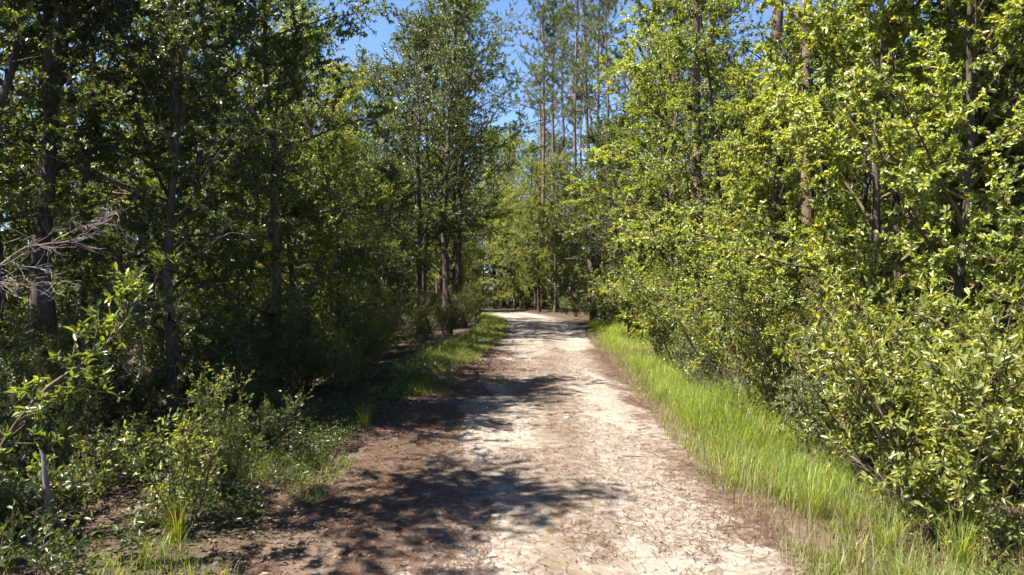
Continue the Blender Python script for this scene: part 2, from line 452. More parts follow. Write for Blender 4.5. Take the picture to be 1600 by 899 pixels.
def shrub(seed, H, Rr, stems, n2, n3, nl, L, W, hexa=True, whorl=False, spread=.5, r0=.018, low=.12, upl=.8):
    """many stems from one foot, leafy nearly to the ground"""
    rng = np.random.default_rng(seed)
    B, C = Buf(), Buf()
    tw0, tw1 = [], []
    for a in range(stems):
        az = a*2.399 + rng.normal(0, .4)
        out = spread*rng.uniform(.2, 1.1)
        d = norm(np.array([math.cos(az)*out, math.sin(az)*out, 1.0]))
        ln = H*rng.uniform(.6, 1.08)
        P = curve_pts(rng, (math.cos(az)*.06*H*rng.random(), math.sin(az)*.06*H*rng.random(), -.04), d, ln, 8, .10, .0)
        rad = r0*rng.uniform(.7, 1.3)
        tube(B, P, rad*(1-.8*np.linspace(0, 1, 8)), 5)
        for c in range(n2):
            s = low + (1-low)*((c + rng.random())/n2)
            fi = s*7; k = min(int(fi), 6); fr = fi-k
            p1 = P[k]*(1-fr) + P[k+1]*fr
            az2 = rng.uniform(0, 6.283)
            d2 = norm(np.array([math.cos(az2), math.sin(az2), rng.uniform(-.1, .9)]) + norm(P[k+1]-P[k])*.5)
            l2 = Rr*rng.uniform(.4, 1.0)*(1.1-.75*s)
            Q = curve_pts(rng, p1, d2, l2, 4, .15, .02)
            tube(B, Q, rad*.4*(1-.75*np.linspace(0, 1, 4)), 4)
            for e in range(n3):
                s3 = .2 + .8*((e + rng.random())/n3)
                fi = s3*3; k = min(int(fi), 2); fr = fi-k
                p2 = Q[k]*(1-fr) + Q[k+1]*fr
                d3 = norm(norm(Q[k+1]-Q[k])*.9 + rng.normal(0, .6, 3) + np.array([0, 0, .35]))
                p3 = p2 + d3*rng.uniform(.10, .30)
                tw0.append(p2); tw1.append(p3)
                tube(B, np.array([p2, p3]), np.array([.004, .0018]), 3)
    tw0 = np.array(tw0); tw1 = np.array(tw1); k = len(tw0)
    s = rng.random((k, nl))**(.45 if whorl else .8)
    P = (tw0[:, None]*(1-s[..., None]) + tw1[:, None]*s[..., None]).reshape(-1, 3)
    ax = np.repeat(norm(tw1-tw0), nl, 0)
    A = ax*(.75 if whorl else .5) + rng.normal(0, .6, (k*nl, 3))
    outw = norm(P*np.array([1, 1, 0]))
    N = (ax*.7 if whorl else 0) + np.array([0, 0, upl*.75]) + outw*.7 + rng.normal(0, .4, (k*nl, 3))
    LL = L*rng.uniform(.55, 1.2, k*nl)
    leaves(C, rng, P, A, N, LL, LL*(W/L)*rng.uniform(.8, 1.2, k*nl), hexa=hexa)
    return B, C

def pine(seed, H, r0, cb, Rr, n1, lean=(0, 0), need=.26, wid=.010, per=46, stubs=10):
    rng = np.random.default_rng(seed)
    T, B, C = Buf(), Buf(), Buf()
    n = 16; tt = np.linspace(0, 1, n)
    wx = np.cumsum(rng.normal(0, .02, n))*H*.07; wy = np.cumsum(rng.normal(0, .02, n))*H*.07
    tp = np.stack([wx-wx[0]+lean[0]*tt*H, wy-wy[0]+lean[1]*tt*H, tt*H], -1)
    tr = r0*(1-.82*tt**1.1); tr[0] *= 1.25
    tube(T, tp, tr, 10)
    tips, dirs = [], []
    for a in range(stubs):
        t = rng.uniform(.25, cb); az = rng.uniform(0, 6.28); el = rng.uniform(-.3, .4)
        p0 = np.array([np.interp(t, tt, tp[:, k]) for k in range(3)])
        P = curve_pts(rng, p0, (math.cos(az), math.sin(az), el), rng.uniform(.4, 1.8), 5, .12, 0)
        tube(B, P, .022*(1-.7*np.linspace(0, 1, 5)), 4)
    for a in range(n1):
        t = cb + (1-cb)*((a+rng.random())/n1); q = (t-cb)/(1-cb)
        az = a*2.399+rng.normal(0, .5); el = R(-5 + 50*q + rng.normal(0, 12))
        ln = Rr*(1.05-.75*q)*rng.uniform(.55, 1.15)
        p0 = np.array([np.interp(t, tt, tp[:, k]) for k in range(3)])
        P = curve_pts(rng, p0, (math.cos(az)*math.cos(el), math.sin(az)*math.cos(el), math.sin(el)), ln, 7, .14, .09)
        tube(B, P, max(.035*(1-.5*q), .012)*r0/.18*(1-.75*np.linspace(0, 1, 7)), 5)
        for c in range(9):
            s = .35+.65*(c+rng.random())/9; fi = s*6; k = min(int(fi), 5); fr = fi-k
            p1 = P[k]*(1-fr)+P[k+1]*fr
            d2 = norm(norm(P[k+1]-P[k])*.7+rng.normal(0, .6, 3)+np.array([0, 0, .3]))
            Q = curve_pts(rng, p1, d2, rng.uniform(.25, .85), 4, .18, .12)
            tube(B, Q, np.array([.012, .010, .008, .006]), 3)
            tips += [Q[-1], Q[2]]; dirs += [norm(Q[-1]-Q[-2]), norm(Q[2]-Q[1])]
    tips = np.array(tips); dirs = np.array(dirs); k = len(tips)
    P = np.repeat(tips, per, 0) + rng.normal(0, .035, (k*per, 3))
    D = norm(np.repeat(dirs, per, 0)*.75 + rng.normal(0, .62, (k*per, 3)))
    S = norm(np.cross(D, rng.normal(0, 1, (k*per, 3))))
    Ln = need*rng.uniform(.7, 1.15, (k*per, 1))
    tip = P + D*Ln - np.array([0, 0, 1])*Ln*rng.uniform(0, .25, (k*per, 1))
    v = np.stack([P-S*wid*.5, P+S*wid*.5, tip], 1).reshape(-1, 3)
    C.add(v, f3=np.arange(k*per*3).reshape(-1, 3), r3=np.repeat(rng.random(k), per)*.6+rng.random(k*per)*.4)
    return T, B, C

def bare(seed, trunk_pts, r0, n1, n2, n3, L1, spread=.9, droop=0.0, start=.3):
    """leafless branch with forks of forks"""
    rng = np.random.default_rng(seed); B = Buf()
    P = np.array(trunk_pts, float)
    tt = np.linspace(0, 1, len(P)); t2 = np.linspace(0, 1, 14)
    P = np.stack([np.interp(t2, tt, P[:, k]) for k in range(3)], -1) + np.cumsum(rng.normal(0, .006, (14, 3)), 0)*L1*2
    tube(B, P, r0*(1-.8*t2), 6)
    def grow(P, r, lev, L):
        cnt = (n1, n2, n3)[lev]
        for c in range(cnt):
            s = (start if lev == 0 else .15) + (1-(start if lev == 0 else .15))*(c+rng.random())/cnt
            m = len(P)-1; fi = s*m; k = min(int(fi), m-1); fr = fi-k
            p1 = P[k]*(1-fr)+P[k+1]*fr
            d = norm(norm(P[k+1]-P[k])+rng.normal(0, spread*.6, 3)-np.array([0, 0, droop]))
            l = L*rng.uniform(.5, 1.2)*(1.15-.5*s)
            Q = curve_pts(rng, p1, d, l, 7, .16, -droop*.15)
            rr = max(r*(1-.7*s)*.55, .0035)
            tube(B, Q, rr*(1-.7*np.linspace(0, 1, 7)), 4 if lev else 5)
            if lev < 2: grow(Q, rr, lev+1, L*.5)
    grow(P, r0, 0, L1)
    return B

def blades(buf, rng, P, H, Wd, bend, az=None, segs=3):
    """grass blades rooted at P, height H, arching over by bend"""
    n = len(P)
    az = rng.uniform(0, 6.283, n) if az is None else az
    dx = np.stack([np.cos(az), np.sin(az), np.zeros(n)], -1); sd = np.stack([-np.sin(az), np.cos(az), np.zeros(n)], -1)
    rows = []
    for k in range(segs+1):
        t = k/segs
        c = P + np.array([0, 0, 1.0])*(H*(t - .32*bend*t*t))[:, None] + dx*(H*bend*t*t*.85)[:, None]
        wv = (Wd*(1-t**1.5)*.5 + (0.0004 if k == segs else 0))[:, None]
        rows += [c - sd*wv, c + sd*wv]
    v = np.stack(rows, 1).reshape(-1, 3); m = 2*(segs+1)
    b0 = np.arange(n)[:, None]*m; r = rng.random(n)
    f = np.concatenate([b0 + [[2*k, 2*k+1, 2*k+3, 2*k+2]] for k in range(segs)], 0)
    buf.add(v, f4=f, r4=np.tile(r, segs))

# ------------------------------------------------------------------ prototypes (meshes shared by the copies)
PROTO = {}
def proto_tree(key, bufs, leafm, barkm, twigm=None):
    T, B, C = bufs
    PROTO[key] = (T.mesh('trunk', M[barkm], True), B.mesh('branches', M[twigm or barkm], True), C.mesh('crown', M['leaf' if leafm in TONE else leafm]), leafm)
def proto_shrub(key, bufs, leafm, twigm='stem'):
    B, C = bufs
    PROTO[key] = (B.mesh('stems', M[twigm], True), C.mesh('foliage', M['leaf']), leafm)

proto_tree('oak_a', broadleaf(11, 10.5, .17, 2.7, .13, 28, 7, 8, 30, .078, .036, twigL=.36), 'oak_leaf', 'oak_bark')
proto_tree('oak_b', broadleaf(12, 9.0, .12, 2.5, .11, 26, 7, 8, 30, .076, .034, twigL=.36, rise=(5, 55), droop=.03), 'oak_leaf', 'oak_bark')
proto_tree('oak_tall', broadleaf(13, 15.0, .30, 3.2, .20, 34, 8, 6, 24, .095, .042), 'deep_leaf', 'oak_bark')
proto_tree('oak_lean', broadleaf(14, 11.0, .28, 2.8, .15, 26, 8, 6, 24, .085, .038, lean=(.22, .05)), 'oak_leaf', 'oak_bark')
proto_tree('oak_high', broadleaf(18, 12.4, .62, 2.0, .15, 24, 8, 6, 26, .095, .042), 'oak_leaf', 'oak_bark')
proto_tree('slim', broadleaf(15, 7.0, .10, 1.6, .06, 26, 6, 5, 24, .078, .036, rise=(15, 60), twigL=.36), 'fresh_leaf', 'oak_bark')
proto_tree('bushy', broadleaf(16, 7.2, .03, 2.3, .09, 34, 6, 9, 36, .066, .029, rise=(15, 65), profile='bush', twigL=.30, hexa=True), 'lime_leaf', 'oak_bark', 'stem')
proto_tree('bushy_b', broadleaf(17, 8.5, .05, 2.2, .10, 32, 6, 9, 34, .070, .030, rise=(10, 60), profile='bush', twigL=.32, hexa=True), 'fresh_leaf', 'oak_bark', 'stem')
proto_tree('pine_a', pine(21, 27, .22, .62, 4.6, 34, wid=.016, per=50), 'pine_needle', 'pine_bark')
proto_tree('pine_b', pine(22, 24, .18, .66, 4.0, 28, wid=.016, per=50), 'pine_needle', 'pine_bark')
proto_tree('pine_c', pine(23, 29, .24, .58, 5.2, 38, wid=.016, per=50), 'pine_needle', 'pine_bark')

proto_shrub('whorl', shrub(31, 2.5, .85, 13, 11, 6, 9, .090, .027, whorl=True), 'lime_leaf')
proto_shrub('whorl_b', shrub(32, 2.2, .9, 11, 10, 6, 9, .085, .027, whorl=True), 'fresh_leaf')
proto_shrub('holly', shrub(33, 3.2, 1.1, 16, 15, 7, 9, .060, .028, hexa=False), 'fresh_leaf')
proto_shrub('holly_b', shrub(34, 2.6, 1.0, 14, 14, 7, 9, .062, .028, hexa=False), 'olive_leaf')
proto_shrub('upright', shrub(35, 1.5, .22, 9, 10, 4, 7, .052, .021, spread=.6, r0=.010), 'lime_leaf')
proto_shrub('seedling', shrub(36, .5, .22, 5, 5, 3, 5, .060, .028, spread=.8, r0=.006), 'fresh_leaf')
proto_shrub('weed', shrub(37, .75, .30, 6, 6, 3, 5, .055, .025, spread=.7, r0=.007), 'oak_leaf')

def tree(name, key, x, y, label, cat='tree', group=None, s=1.0, rz=None, leaf=None, sz=None):
    rng = np.random.default_rng(int(abs(x*131 + y*977)*10) + 7)
    e = bpy.data.objects.new(name, None); COL.objects.link(e)
    e.empty_display_size = .3
    e.location = (x, y, float(gz(x, y)) - .06)
    e.rotation_euler = (rng.normal(0, .02), rng.normal(0, .02), rng.uniform(0, 6.283) if rz is None else rz)
    e.scale = (s, s, s if sz is None else sz)
    tag(e, label, cat, group)
    a = PROTO[key]
    link('trunk', a[0], e); link('branches', a[1], e, kind='stuff')
    c = link('crown', a[2], e, kind='stuff')
    c.color = (*TONE.get(leaf or a[3], (1, 1, 1)), 1)
    return e
def bush(name, key, x, y, label, cat='shrub', group=None, s=1.0, rz=None, leaf=None, sz=None):
    rng = np.random.default_rng(int(abs(x*131 + y*977)*10) + 7)
    e = bpy.data.objects.new(name, None); COL.objects.link(e)
    e.empty_display_size = .2
    e.location = (x, y, float(gz(x, y)) - .02)
    e.rotation_euler = (0, 0, rng.uniform(0, 6.283) if rz is None else rz)
    e.scale = (s, s, s if sz is None else sz)
    tag(e, label, cat, group)
    a = PROTO[key]
    link('stems', a[0], e)
    c = link('foliage', a[1], e, kind='stuff')
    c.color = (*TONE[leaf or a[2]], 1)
    return e

placed = []
def put(fn, name, key, x, y, label, **k):
    placed.append((x, y)); return fn(name, key, x, y, label, **k)

# ------------------------------------------------------------------ shaded side of the track (x < 0)
put(tree, 'oak_tree', 'oak_tall', -8.4, 12.4, 'thick dark oak trunk behind the bare pale branches on the shaded side', s=1.0, rz=.4)
put(tree, 'oak_tree', 'oak_lean', -8.6, 10.2, 'leaning oak with its trunk slanting up toward the track', s=.85, rz=.3)
put(tree, 'oak_tree', 'oak_a', -7.2, 14.2, 'slim dark oak standing just beyond the thick oak trunk', s=.95, rz=2.0)
put(tree, 'oak_tree', 'oak_b', -5.7, 11.6, 'low spreading oak behind the bright upright shrub, in deep shade', s=.95, rz=4.0, leaf='deep_leaf')
put(tree, 'oak_tree', 'oak_a', -5.3, 15.4, 'dark oak hung with foliage above the shaded verge', s=1.05, rz=5.2)
put(tree, 'oak_tree', 'oak_b', -6.2, 19.4, 'backlit oak with yellow green leaves and crossing dark limbs', s=1.0, rz=1.1, leaf='lime_leaf')
put(tree, 'understory_tree', 'slim', -4.7, 18.0, 'thin backlit sapling tree beside the grassy curve of the shaded verge', s=.9, leaf='fresh_leaf')
put(tree, 'oak_tree', 'oak_b', -5.9, 23.6, 'low oak above the fallen pale branches', s=1.0, rz=.6, leaf='fresh_leaf')
put(tree, 'understory_tree', 'bushy_b', -5.2, 27.5, 'bushy tree with pale tipped crown beside the lit grass strip', s=.85, leaf='olive_leaf')
put(tree, 'oak_tree', 'oak_a', -4.2, 32.5, 'big dark oak leaning over the inner curve of the track', s=1.35, leaf='deep_leaf')
put(tree, 'oak_tree', 'oak_tall', -4.6, 37.0, 'tall oak on the inner curve just before the track bends away', s=1.1, leaf='oak_leaf')
put(tree, 'oak_tree', 'oak_a', -3.6, 43.0, 'oak with sunlit crown at the inside of the bend', s=1.5, leaf='fresh_leaf')
put(tree, 'oak_tree', 'oak_b', -5.6, 50.0, 'low broad oak around the corner of the bend', s=1.3, leaf='oak_leaf')
put(tree, 'pine_tree', 'pine_a', px(676, 42), 46.0, 'tall pine rising above the oaks on the shaded side', s=.85)
put(tree, 'oak_tree', 'oak_high', -5.15, 6.3, 'high crowned oak beside the bent sapling, shading the near track', s=.82, rz=3.0)
put(tree, 'oak_tree', 'oak_high', -5.2, 2.7, 'high crowned oak beside the near end of the shaded shoulder', s=.8)
put(tree, 'oak_tree', 'oak_high', -7.6, 11.4, 'high crowned oak next to the leaning oak', s=1.0, rz=1.7)
put(tree, 'oak_tree', 'oak_tall', -3.4, 36.0, 'tall slender oak between the two big oaks of the inner curve', s=1.2, leaf='oak_leaf')
put(tree, 'oak_tree', 'oak_tall', -3.0, 42.0, 'tall slender oak behind the big oaks of the inner curve', s=1.3, leaf='fresh_leaf')
put(tree, 'oak_tree', 'slim', -8.4, 18.6, 'slim backlit tree deep behind the crossing dark limbs', s=1.1, leaf='fresh_leaf')
put(tree, 'oak_tree', 'slim', -8.0, 22.5, 'slim tree second from the verge behind the backlit sapling', s=1.1, leaf='fresh_leaf')
put(tree, 'oak_tree', 'oak_a', -8.2, 26.5, 'full oak behind the bushy pale tipped tree', s=1.15, leaf='fresh_leaf')

put(tree, 'oak_tree', 'oak_b', -8.5, 8.1, 'low branched oak behind the bare pale branches at the edge of view', s=.95, rz=.9, leaf='oak_leaf')
put(tree, 'understory_tree', 'bushy_b', -7.7, 5.0, 'unseen bushy sapling added to shade the weeds around the bent sapling', s=.68, leaf='oak_leaf')  # out of view, added so its shade darkens the floor here
for x, y, s_, lb in [(-10.6, 14.0, .95, 'tall oak behind the slim dark oak'), (-11.2, 18.0, .95, 'tall oak behind the slim backlit tree'), (-11.0, 10.8, .95, 'tall oak behind the thick oak and the leaning oak'), (-9.4, 29.5, 1.0, 'tall oak behind the pale tipped bushy tree'), (-12.0, 23.0, 1.0, 'tall oak far behind the low oak of the fallen branches')]:
    put(tree, 'oak_tree', 'oak_tall', x, y, lb, s=s_, leaf='fresh_leaf')
LS = 'woodland trees behind the shaded edge of the track'
rng = np.random.default_rng(77)
KW = {'oak_a': 'oval crowned', 'oak_b': 'low branched', 'oak_tall': 'tall high crowned', 'slim': 'slender', 'bushy_b': 'bushy', 'bushy': 'dense bushy', 'pine_a': 'stout', 'pine_b': 'thin', 'pine_c': 'tall wide crowned'}
LW = {'oak_leaf': 'mid green', 'fresh_leaf': 'fresh green', 'deep_leaf': 'dark green', 'lime_leaf': 'lime green', 'olive_leaf': 'olive', 'pine_needle': ''}
HW = {'oak_a': 8.4, 'oak_b': 7.6, 'oak_tall': 12.2, 'slim': 5.8, 'bushy': 6.5, 'bushy_b': 7.0, 'pine_a': 16.5, 'pine_b': 15, 'pine_c': 17}   # how far a shadow reaches
def fill(n, xr, yr, mind, keys, name, label, group, ok, leafs, srange):
    k = 0; tries = 0
    while k < n and tries < 6000:
        tries += 1
        x = rng.uniform(*xr); y = rng.uniform(*yr)
        if not ok(x, y): continue
        if any((x-a)**2 + (y-c)**2 < mind**2 for a, c in placed): continue
        key = keys[rng.integers(len(keys))]; lf = leafs[rng.integers(len(leafs))]
        if x < 0 and y < 31 and x + HW[key] > .8: continue
        if -22 < x < 0 and 13.5 < y < 26 and key not in ('slim', 'oak_b', 'bushy', 'bushy_b'): continue
        put(tree, name, key, x, y, ' '.join((KW[key] + ' ' + LW[lf] + ' ' + label).split()), group=group, s=rng.uniform(*srange), leaf=lf)
        k += 1
inview = lambda x, y: y > 4 and abs(x) < .80*y + 5
fill(84, (-34, -7.0), (8, 80), 2.1, ['oak_a', 'oak_b', 'oak_tall', 'slim', 'oak_b'], 'woodland_tree',
     'tree in the dim wood behind the shaded verge', LS, lambda x, y: inview(x, y) and x < road_x(y)-7.2 and not (y < 9.5) and not (x > -9 and 16.5 < y < 31), ['oak_leaf', 'fresh_leaf', 'fresh_leaf', 'deep_leaf'], (.8, 1.15))
fill(12, (-30, -9), (18, 80), 3.0, ['pine_a', 'pine_b'], 'pine_tree', 'pine among the broadleaf trees behind the shaded verge',
     'pines behind the shaded edge of the track', lambda x, y: inview(x, y) and x < road_x(y)-8, ['pine_needle'], (.65, .9))

# ------------------------------------------------------------------ sunlit side (x > 0)
put(tree, 'understory_tree', 'bushy', px(1490, 9.6), 9.6, 'big bright yellow green bushy tree, leafy to the ground beside the tall grass', s=1.15, rz=.5)
put(tree, 'understory_tree', 'bushy', px(1385, 11.2), 11.2, 'tall bright bushy tree close behind the biggest yellow green one', s=1.2, rz=3.1, leaf='lime_leaf')
put(tree, 'understory_tree', 'bushy_b', px(1560, 11.5), 11.5, 'bushy tree behind the bright yellow green one, its lower half in shade', s=1.0, rz=2.5, leaf='oak_leaf')
put(tree, 'understory_tree', 'bushy', px(1225, 13.6), 13.6, 'vine covered bushy tree around the foot of the bare pine trunk', s=.82, rz=3.9, leaf='lime_leaf')
put(tree, 'oak_tree', 'bushy_b', px(1060, 20.5), 20.5, 'sunlit full crowned tree halfway along the grassy verge', s=1.22, rz=.2, leaf='lime_leaf')
put(tree, 'oak_tree', 'oak_a', px(1130, 17.5), 17.5, 'sunlit oak between the bare pine trunk and the full crowned tree', s=.92, rz=4.4, leaf='fresh_leaf')
put(tree, 'oak_tree', 'bushy_b', px(985, 29.0), 29.0, 'dark green tree above the tall rush like grass', s=1.15, rz=1.5, leaf='oak_leaf')
put(tree, 'oak_tree', 'oak_b', px(965, 37.0), 37.0, 'shaded tree on the outer curve before the bend', s=1.2, leaf='deep_leaf')
put(tree, 'oak_tree', 'bushy_b', px(925, 45.0), 45.0, 'grey green tree on the outer curve of the bend', s=1.25, leaf='olive_leaf')
put(tree, 'pine_tree', 'pine_c', px(1262, 15.2), 15.2, 'bare straight pine trunk rising out of the sunlit bushes', s=.62, rz=1.0, sz=.9)
put(tree, 'pine_tree', 'pine_a', px(1100, 19.0), 19.0, 'slightly bent pine trunk behind the sunlit full crowned tree', s=.72, rz=2.2, sz=.85)
put(tree, 'pine_tree', 'pine_b', px(1190, 18.0), 18.0, 'dark shaggy pine trunk between two thinner pines', s=1.2, sz=.9, rz=.9)
put(tree, 'pine_tree', 'pine_b', px(1490, 17.0), 17.0, 'pine whose trunk shows above the bright bushy tree', s=.9)
put(tree, 'pine_tree', 'pine_c', px(1050, 34.0), 34.0, 'tall pine with open crown above the outer curve', s=.75, rz=.7)

fill(54, (7.5, 32), (8, 78), 2.2, ['oak_a', 'oak_b', 'oak_tall', 'bushy_b', 'oak_a'], 'woodland_tree',
     'tree in the wood behind the sunlit grassy verge', 'woodland trees behind the grassy verge', lambda x, y: inview(x, y) and x > road_x(y)+6.5, ['oak_leaf', 'fresh_leaf', 'oak_leaf', 'deep_leaf'], (.8, 1.15))
fill(14, (7, 30), (20, 80), 2.8, ['pine_a', 'pine_b', 'pine_c'], 'pine_tree', 'pine among the trees behind the grassy verge',
     'pines behind the grassy verge', lambda x, y: inview(x, y) and x > road_x(y)+6.5, ['pine_needle'], (.7, .95))

# ------------------------------------------------------------------ beyond the bend
for k, (p, d, key, s) in enumerate([(846, 74, 'pine_c', 1.2), (864, 78, 'pine_a', 1.28), (880, 73, 'pine_b', 1.36), (935, 70, 'pine_c', 1.15), (985, 66, 'pine_a', .95), (905, 84, 'pine_c', 1.0), (1010, 80, 'pine_c', 1.0), (700, 84, 'pine_a', .85), (640, 80, 'pine_b', .9), (925, 60, 'pine_c', 1.05), (955, 56, 'pine_a', 1.0), (895, 66, 'pine_c', 1.15), (845, 88, 'pine_a', 1.1)]):
    put(tree, 'pine_tree', key, px(p, d), float(d), KW[key] + (' pine beyond the inside of the bend' if p < 800 else ' pine with bare lower trunk against the blue sky beyond the bend' if p < 890 else ' pine above the outer curve at the bend'), group='tall pines beyond the bend', s=s)
for p, d, s_, lf in [(752, 76, 1.15, 'fresh_leaf'), (772, 82, 1.3, 'lime_leaf'), (800, 88, 1.4, 'fresh_leaf'), (826, 80, 1.2, 'lime_leaf'), (850, 90, 1.45, 'fresh_leaf'), (786, 98, 1.6, 'oak_leaf'), (875, 84, 1.3, 'oak_leaf'), (735, 88, 1.3, 'oak_leaf')]:
    if abs(px(p, d) - road_x(d)) > 2.6:
        put(tree, 'woodland_tree', 'oak_tall', px(p, d), float(d), 'tall ' + LW[lf] + ' tree straight ahead beyond the bend, below the blue sky', group='tall trees straight beyond the bend', s=s_, leaf=lf)
bendok = lambda x, y: abs(x - road_x(y)) > 3.6 and y > 62 + .5*abs(x)
fill(40, (-22, 18), (64, 84), 2.2, ['oak_b', 'bushy_b', 'oak_a', 'bushy'], 'woodland_tree', 'tree closing the view beyond the bend of the track', 'trees beyond the bend', bendok, ['fresh_leaf', 'lime_leaf', 'oak_leaf', 'fresh_leaf'], (1.0, 1.45))
fill(34, (-40, 36), (84, 110), 2.6, ['oak_a', 'oak_tall', 'oak_a'], 'woodland_tree', 'tree in the far wood past the bend', 'far wood past the bend', lambda x, y: abs(x - road_x(y)) > 3.6, ['fresh_leaf', 'oak_leaf'], (1.25, 1.6))
fill(34, (-34, 26), (78, 112), 1.6, ['bushy', 'bushy_b'], 'understory_tree', 'sapling filling the far edge past the bend', 'understory past the bend', lambda x, y: abs(x - road_x(y)) > 3.2, ['lime_leaf', 'fresh_leaf'], (.5, .9))
fill(16, (-9, 6), (82, 114), 1.5, ['bushy', 'bushy_b'], 'understory_tree', 'sapling straight beyond the bend', 'understory past the bend', lambda x, y: abs(x - road_x(y)) > 3.2, ['lime_leaf', 'fresh_leaf'], (.6, .95))
# thick understory deep in the wood on both sides
fill(44, (-36, -9.5), (12, 70), 1.7, ['bushy', 'bushy_b', 'slim'], 'understory_tree', 'sapling filling the understory behind the shaded verge', 'understory of the shaded side', lambda x, y: inview(x, y), ['fresh_leaf', 'oak_leaf', 'fresh_leaf'], (.45, .75))
fill(26, (7.5, 16), (8.5, 40), 1.7, ['bushy_b', 'oak_a', 'oak_b'], 'woodland_tree', 'tree toned dark for the shade behind the sunlit front row of bushes', 'second row behind the sunlit bushes', lambda x, y: inview(x, y) and x > road_x(y)+5.5, ['deep_leaf', 'oak_leaf', 'deep_leaf'], (.95, 1.3))  # dark leaf tones stand in for the shade of the front row
fill(30, (9, 34), (12, 70), 1.7, ['bushy', 'bushy_b', 'slim'], 'understory_tree', 'sapling filling the understory behind the grassy verge', 'understory of the sunlit side', lambda x, y: inview(x, y), ['oak_leaf', 'deep_leaf'], (.45, .75))

# ------------------------------------------------------------------ shrubs
put(bush, 'leafy_shrub', 'whorl', px(1490, 6.3), 6.3, 'bright shrub with whorls of narrow leaves rising from the tall grass', s=1.02, rz=1.0)
put(bush, 'leafy_shrub', 'whorl_b', px(1400, 7.7), 7.7, 'narrow leaved shrub just behind the brightest shrub by the grass', s=1.05, rz=2.0, leaf='lime_leaf')
put(bush, 'leafy_shrub', 'whorl', px(1560, 7.9), 7.9, 'taller narrow leaved shrub beside the dark hollow under the bushes', s=1.05, rz=4.0)
put(bush, 'leafy_shrub', 'holly', px(1255, 10.4), 10.4, 'rounded small leaved shrub at the back of the grassy verge', s=.95, leaf='fresh_leaf')
put(bush, 'leafy_shrub', 'holly_b', px(1320, 9.0), 9.0, 'low grey green shrub wedged among the narrow leaved shrubs', s=.8)
put(bush, 'leafy_shrub', 'holly', px(1160, 13.2), 13.2, 'tall small leaved shrub overhanging brown twigs on the grassy verge', s=1.1, leaf='lime_leaf')
put(bush, 'leafy_shrub', 'holly_b', px(1105, 14.8), 14.8, 'dull olive shrub mixed with brown twigs at the edge of the grass', s=.75)
put(bush, 'leafy_shrub', 'holly', px(1075, 18.0), 18.0, 'pale sunlit shrub below the full crowned tree', s=1.15, leaf='fresh_leaf')
put(bush, 'leafy_shrub', 'holly', px(1035, 22.5), 22.5, 'pale green shrub next to the tall rush like grass', s=1.15, leaf='lime_leaf')
for x, y, key, wh in [(6.3, 6.6, 'holly', 'behind the brightest narrow leaved shrub'), (5.6, 4.6, 'whorl_b', 'at the near end of the grassy verge'), (7.4, 5.0, 'holly_b', 'further back at the near end of the grassy verge'), (8.3, 7.6, 'holly', 'in the dark hollow under the bushy trees')]:
    put(bush, 'leafy_shrub', key, x, y, 'leafy shrub ' + wh, s=1.05, leaf='fresh_leaf')
for k, (p, d, s) in enumerate([(960, 41, .8), (930, 47, .8), (900, 55, .8), (885, 61, .7), (1000, 33, .8)]):
    put(bush, 'leafy_shrub', 'holly_b', px(p, d), float(d), 'low olive shrub along the outer edge of the bend', group='shrubs along the outer bend', s=s)
put(bush, 'upright_shrub', 'upright', px(285, 6.7), 6.7, 'sunlit upright shrub with small lime leaves on the shaded shoulder', s=1.0, rz=.2)
put(bush, 'upright_shrub', 'upright', px(350, 7.7), 7.7, 'smaller upright shrub close behind the sunlit lime one', s=.85, rz=2.6, leaf='fresh_leaf')
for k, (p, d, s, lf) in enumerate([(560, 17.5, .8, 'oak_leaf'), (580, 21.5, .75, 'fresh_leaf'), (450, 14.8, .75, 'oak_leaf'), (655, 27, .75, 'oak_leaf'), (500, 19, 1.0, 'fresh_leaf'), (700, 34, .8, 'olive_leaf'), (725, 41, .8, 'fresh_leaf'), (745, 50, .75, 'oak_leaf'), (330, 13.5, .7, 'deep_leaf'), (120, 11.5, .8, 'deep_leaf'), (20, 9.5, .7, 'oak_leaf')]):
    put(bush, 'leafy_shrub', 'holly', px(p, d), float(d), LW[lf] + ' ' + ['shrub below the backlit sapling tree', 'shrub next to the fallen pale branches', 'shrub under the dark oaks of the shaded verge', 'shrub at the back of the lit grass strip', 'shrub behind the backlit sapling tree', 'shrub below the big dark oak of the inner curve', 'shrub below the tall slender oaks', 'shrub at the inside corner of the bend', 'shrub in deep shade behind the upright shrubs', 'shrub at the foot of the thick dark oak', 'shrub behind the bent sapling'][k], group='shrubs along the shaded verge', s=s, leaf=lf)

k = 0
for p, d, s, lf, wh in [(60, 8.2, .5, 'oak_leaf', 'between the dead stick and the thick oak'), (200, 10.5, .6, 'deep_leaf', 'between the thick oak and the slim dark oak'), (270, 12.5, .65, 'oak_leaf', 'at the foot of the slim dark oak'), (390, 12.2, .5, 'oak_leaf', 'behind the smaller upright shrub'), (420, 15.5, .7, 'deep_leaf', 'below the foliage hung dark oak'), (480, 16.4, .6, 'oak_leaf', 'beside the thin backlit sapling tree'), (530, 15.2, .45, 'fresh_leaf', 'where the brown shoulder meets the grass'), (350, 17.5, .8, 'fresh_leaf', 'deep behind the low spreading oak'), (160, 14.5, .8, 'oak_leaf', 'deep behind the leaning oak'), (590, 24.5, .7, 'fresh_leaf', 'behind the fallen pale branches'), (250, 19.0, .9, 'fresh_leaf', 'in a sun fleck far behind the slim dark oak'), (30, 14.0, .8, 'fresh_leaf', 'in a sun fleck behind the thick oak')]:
    put(bush, 'leafy_shrub', ['holly', 'holly_b'][k % 2], px(p, d), d, LW[lf] + ' shrub ' + wh, group='undergrowth below the shaded oaks', s=s, leaf=lf); k += 1

